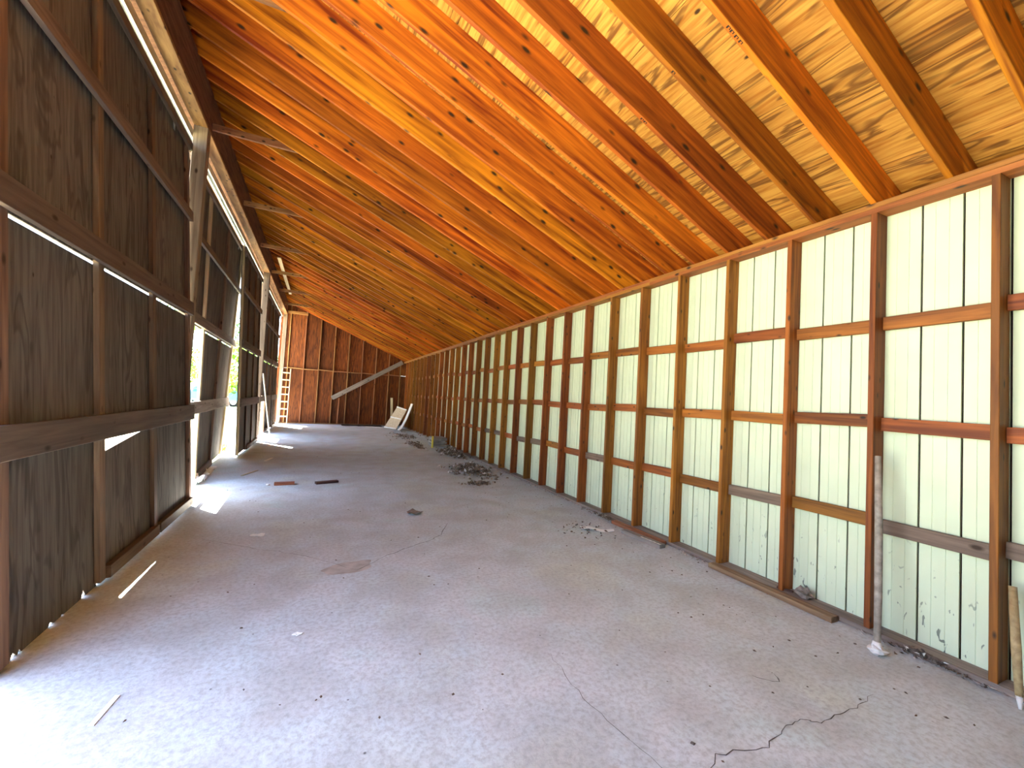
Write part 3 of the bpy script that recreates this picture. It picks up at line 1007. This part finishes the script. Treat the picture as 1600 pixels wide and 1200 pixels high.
# loose grit over the whole slab
rnd = random.Random(99)
V, F = [], []
for i in range(420):
    x = rnd.uniform(-1.2, 3.55)
    y = rnd.uniform(0.9, 12.0)
    if rnd.random() < 0.45:
        x = 3.55 - abs(rnd.gauss(0, 0.7))
    s = rnd.uniform(0.004, 0.014)
    a = rnd.uniform(0, 6.28)
    e = rnd.uniform(0.3, 1.0)
    i0 = len(V)
    dx, dy = math.cos(a) * s, math.sin(a) * s
    V += [(x - dx, y - dy, 0.001), (x + dy * e, y - dx * e, 0.001), (x + dx, y + dy, 0.001), (x - dy * e, y + dx * e, 0.001), (x, y, 0.001 + s * 0.5)]
    F += [(i0, i0 + 1, i0 + 4), (i0 + 1, i0 + 2, i0 + 4), (i0 + 2, i0 + 3, i0 + 4), (i0 + 3, i0, i0 + 4)]
grit = mesh('floor_grit', V, F, M['chip'])
grit['kind'] = 'stuff'
tag(grit, 'dark grit and chips scattered over the concrete floor', 'grit')

# stains with their own outline
blob_flat('stain', (0.33, 3.86), 0.22, 0.12, M['stain'], 0.3, seed=3)

# ------------------------------------------------------------------ outside
def tree(c, hgt, rad, mat, label, seed, n=2600):
    rnd = random.Random(seed)
    root = tag(empty('tree', (c[0], c[1], -0.06)), label, 'tree', 'trees beyond the yard')
    tube('trunk', [(c[0], c[1], -0.06), (c[0] + 0.1, c[1], hgt * 0.35), (c[0] - 0.1, c[1] + 0.1, hgt * 0.8)], [0.22, 0.16, 0.05], M['bark'], root, 8)
    for q in range(4):
        a = rnd.uniform(0, 6.28)
        tube('branch', [(c[0] + 0.05, c[1], hgt * (0.35 + 0.1 * q)), (c[0] + math.cos(a) * rad * 0.7, c[1] + math.sin(a) * rad * 0.7, hgt * (0.5 + 0.1 * q))], [0.07, 0.02], M['bark'], root, 6)
    V, F = [], []
    cl = [(rnd.gauss(0, 0.45) * rad, rnd.gauss(0, 0.45) * rad, hgt * rnd.uniform(0.3, 0.98)) for _ in range(16)]
    for i in range(n):
        b = cl[rnd.randrange(16)]
        d = Vector((rnd.gauss(0, 1), rnd.gauss(0, 1), rnd.gauss(0, 0.8))).normalized() * rad * 0.42 * rnd.random() ** 0.4
        p = Vector((c[0] + b[0], c[1] + b[1], b[2])) + d
        ax = Vector((rnd.gauss(0, 1), rnd.gauss(0, 1), rnd.gauss(0, 1))).normalized()
        s = ax.orthogonal().normalized()
        L_ = rnd.uniform(0.10, 0.22)
        i0 = len(V)
        V += [p - ax * L_, p - s * L_ * 0.5, p + ax * L_, p + s * L_ * 0.5]
        F.append((i0, i0 + 1, i0 + 2, i0 + 3))
    o = mesh('foliage', V, F, mat, root)
    o['kind'] = 'stuff'
    return root


tree((-11.2, 46.0), 7.0, 2.3, M['leaf_green'], 'bright green leafy tree behind the bonnet of the blue car', 11)
tree((-5.2, 43.0), 6.5, 2.1, M['leaf_green'], 'bright yellow-green tree behind the cabin of the blue car', 12)
tree((-15.5, 53.0), 9.0, 3.2, M['leaf_dark'], 'dark green tree standing beyond the bright tree behind the car bonnet', 13)
tree((-8.0, 60.0), 10.0, 3.5, M['leaf_dark'], 'tall dark green tree furthest behind the blue car', 14)
tree((-4.2, 34.0), 4.0, 1.6, M['leaf_green'], 'small bright bushy tree between the shed and the blue car', 15, 1800)

# blue car parked broadside
car = tag(empty('car', (-7.1, 37.4, -0.06)), 'blue car parked broadside in the yard before the trees', 'car')
cx0, cy0, cz0 = -7.1, 37.4, -0.06


def loft(name, secs, mat, parent):
    """secs: list of (x, [(y,z)...]) cross-sections along the car"""
    m_ = len(secs[0][1])
    V = [(cx0 + x, cy0 + y, cz0 + z) for x, sec in secs for y, z in sec]
    F = []
    for i in range(len(secs) - 1):
        for k_ in range(m_):
            F.append((i * m_ + k_, i * m_ + (k_ + 1) % m_, (i + 1) * m_ + (k_ + 1) % m_, (i + 1) * m_ + k_))
    F += [tuple(range(m_ - 1, -1, -1)), tuple(range((len(secs) - 1) * m_, len(secs) * m_))]
    return mesh(name, V, F, mat, parent)


def bsec(hw, z0, z1):
    return [(-hw * 0.94, z0), (hw * 0.94, z0), (hw, z0 + 0.2), (hw, z1 - 0.12), (hw * 0.92, z1), (-hw * 0.92, z1), (-hw, z1 - 0.12), (-hw, z0 + 0.2)]


loft('body', [(-2.2, bsec(0.72, 0.45, 0.85)), (-2.1, bsec(0.84, 0.35, 0.98)), (-1.0, bsec(0.9, 0.32, 1.12)), (1.9, bsec(0.9, 0.32, 1.14)), (2.15, bsec(0.84, 0.36, 1.08)), (2.2, bsec(0.75, 0.42, 1.0))], M['carpaint'], car)
loft('cabin', [(-1.15, bsec(0.82, 1.08, 1.16)), (-0.45, bsec(0.72, 1.08, 1.80)), (0.6, bsec(0.72, 1.08, 1.86)), (1.75, bsec(0.70, 1.08, 1.80)), (2.1, bsec(0.78, 1.08, 1.2))], M['carpaint'], car)
for xs in ((-0.55, 0.35), (0.45, 1.15), (1.25, 1.75)):
    a, b_ = xs
    prism('side_window', [(a + (0.0 if a > -0.5 else -0.25), 1.2), (b_, 1.2), (b_ - (0 if b_ < 1.6 else 0.1), 1.68), (a + 0.05, 1.68)], 0.02, M['glass'], car, Matrix.Translation((cx0, cy0 - 0.79, cz0)) @ Matrix(((1, 0, 0, 0), (0, 0, -1, 0), (0, 1, 0, 0), (0, 0, 0, 1))))
mesh('windscreen', [(cx0 - 1.10, cy0 - 0.7, cz0 + 1.17), (cx0 - 1.10, cy0 + 0.7, cz0 + 1.17), (cx0 - 0.50, cy0 + 0.6, cz0 + 1.76), (cx0 - 0.50, cy0 - 0.6, cz0 + 1.76)], [(0, 1, 2, 3)], M['glass'], car)
for x in (-1.35, 1.35):
    for y in (-0.86, 0.70):
        w = tube('wheel', [(cx0 + x, cy0 + y, cz0 + 0.34), (cx0 + x, cy0 + y + 0.18, cz0 + 0.34)], [0.34, 0.34], M['tyre'], car, 20, False)
        tube('hubcap', [(cx0 + x, cy0 + y - 0.015, cz0 + 0.34), (cx0 + x, cy0 + y + 0.01, cz0 + 0.34)], [0.19, 0.2], M['metal'], w, 14, False)
for y in (-0.6, 0.5):
    board('headlamp', (cx0 - 2.16, cy0 + y, cz0 + 0.8), (cx0 - 2.16, cy0 + y + 0.2, cz0 + 0.8), 0.12, 0.05, (0, 0, 1), M['lamp'], car)

# weeds at the threshold of the gap
def weeds(c, r, n, label, seed, hgt=0.3):
    rnd = random.Random(seed)
    V, F = [], []
    for i in range(n):
        a = rnd.uniform(0, 6.28); q = r * math.sqrt(rnd.random())
        p = Vector((c[0] + math.cos(a) * q, c[1] + math.sin(a) * q * 2, -0.06))
        d = Vector((rnd.gauss(0, 0.35), rnd.gauss(0, 0.35), 1)).normalized()
        s = Vector((math.cos(a * 3), math.sin(a * 3), 0))
        L_ = hgt * rnd.uniform(0.4, 1.1); w_ = 0.012
        b = p + d * L_ * 0.6; t = p + d * L_ + Vector((d.x, d.y, -0.1)) * L_ * 0.4
        i0 = len(V)
        V += [p - s * w_, p + s * w_, b + s * w_ * 0.9, b - s * w_ * 0.9, t]
        F += [(i0, i0 + 1, i0 + 2, i0 + 3), (i0 + 3, i0 + 2, i0 + 4)]
    o = mesh('weed_clump', V, F, M['grassblade'])
    o['kind'] = 'stuff'
    return tag(o, label, 'weeds')


weeds((-1.98, 9.9), 0.10, 90, 'weeds growing at the threshold beside the leaning door edge', 3, 0.22)
weeds((-2.25, 11.9), 0.28, 220, 'yellow-green weed clump outside the wide door gap', 4, 0.3)
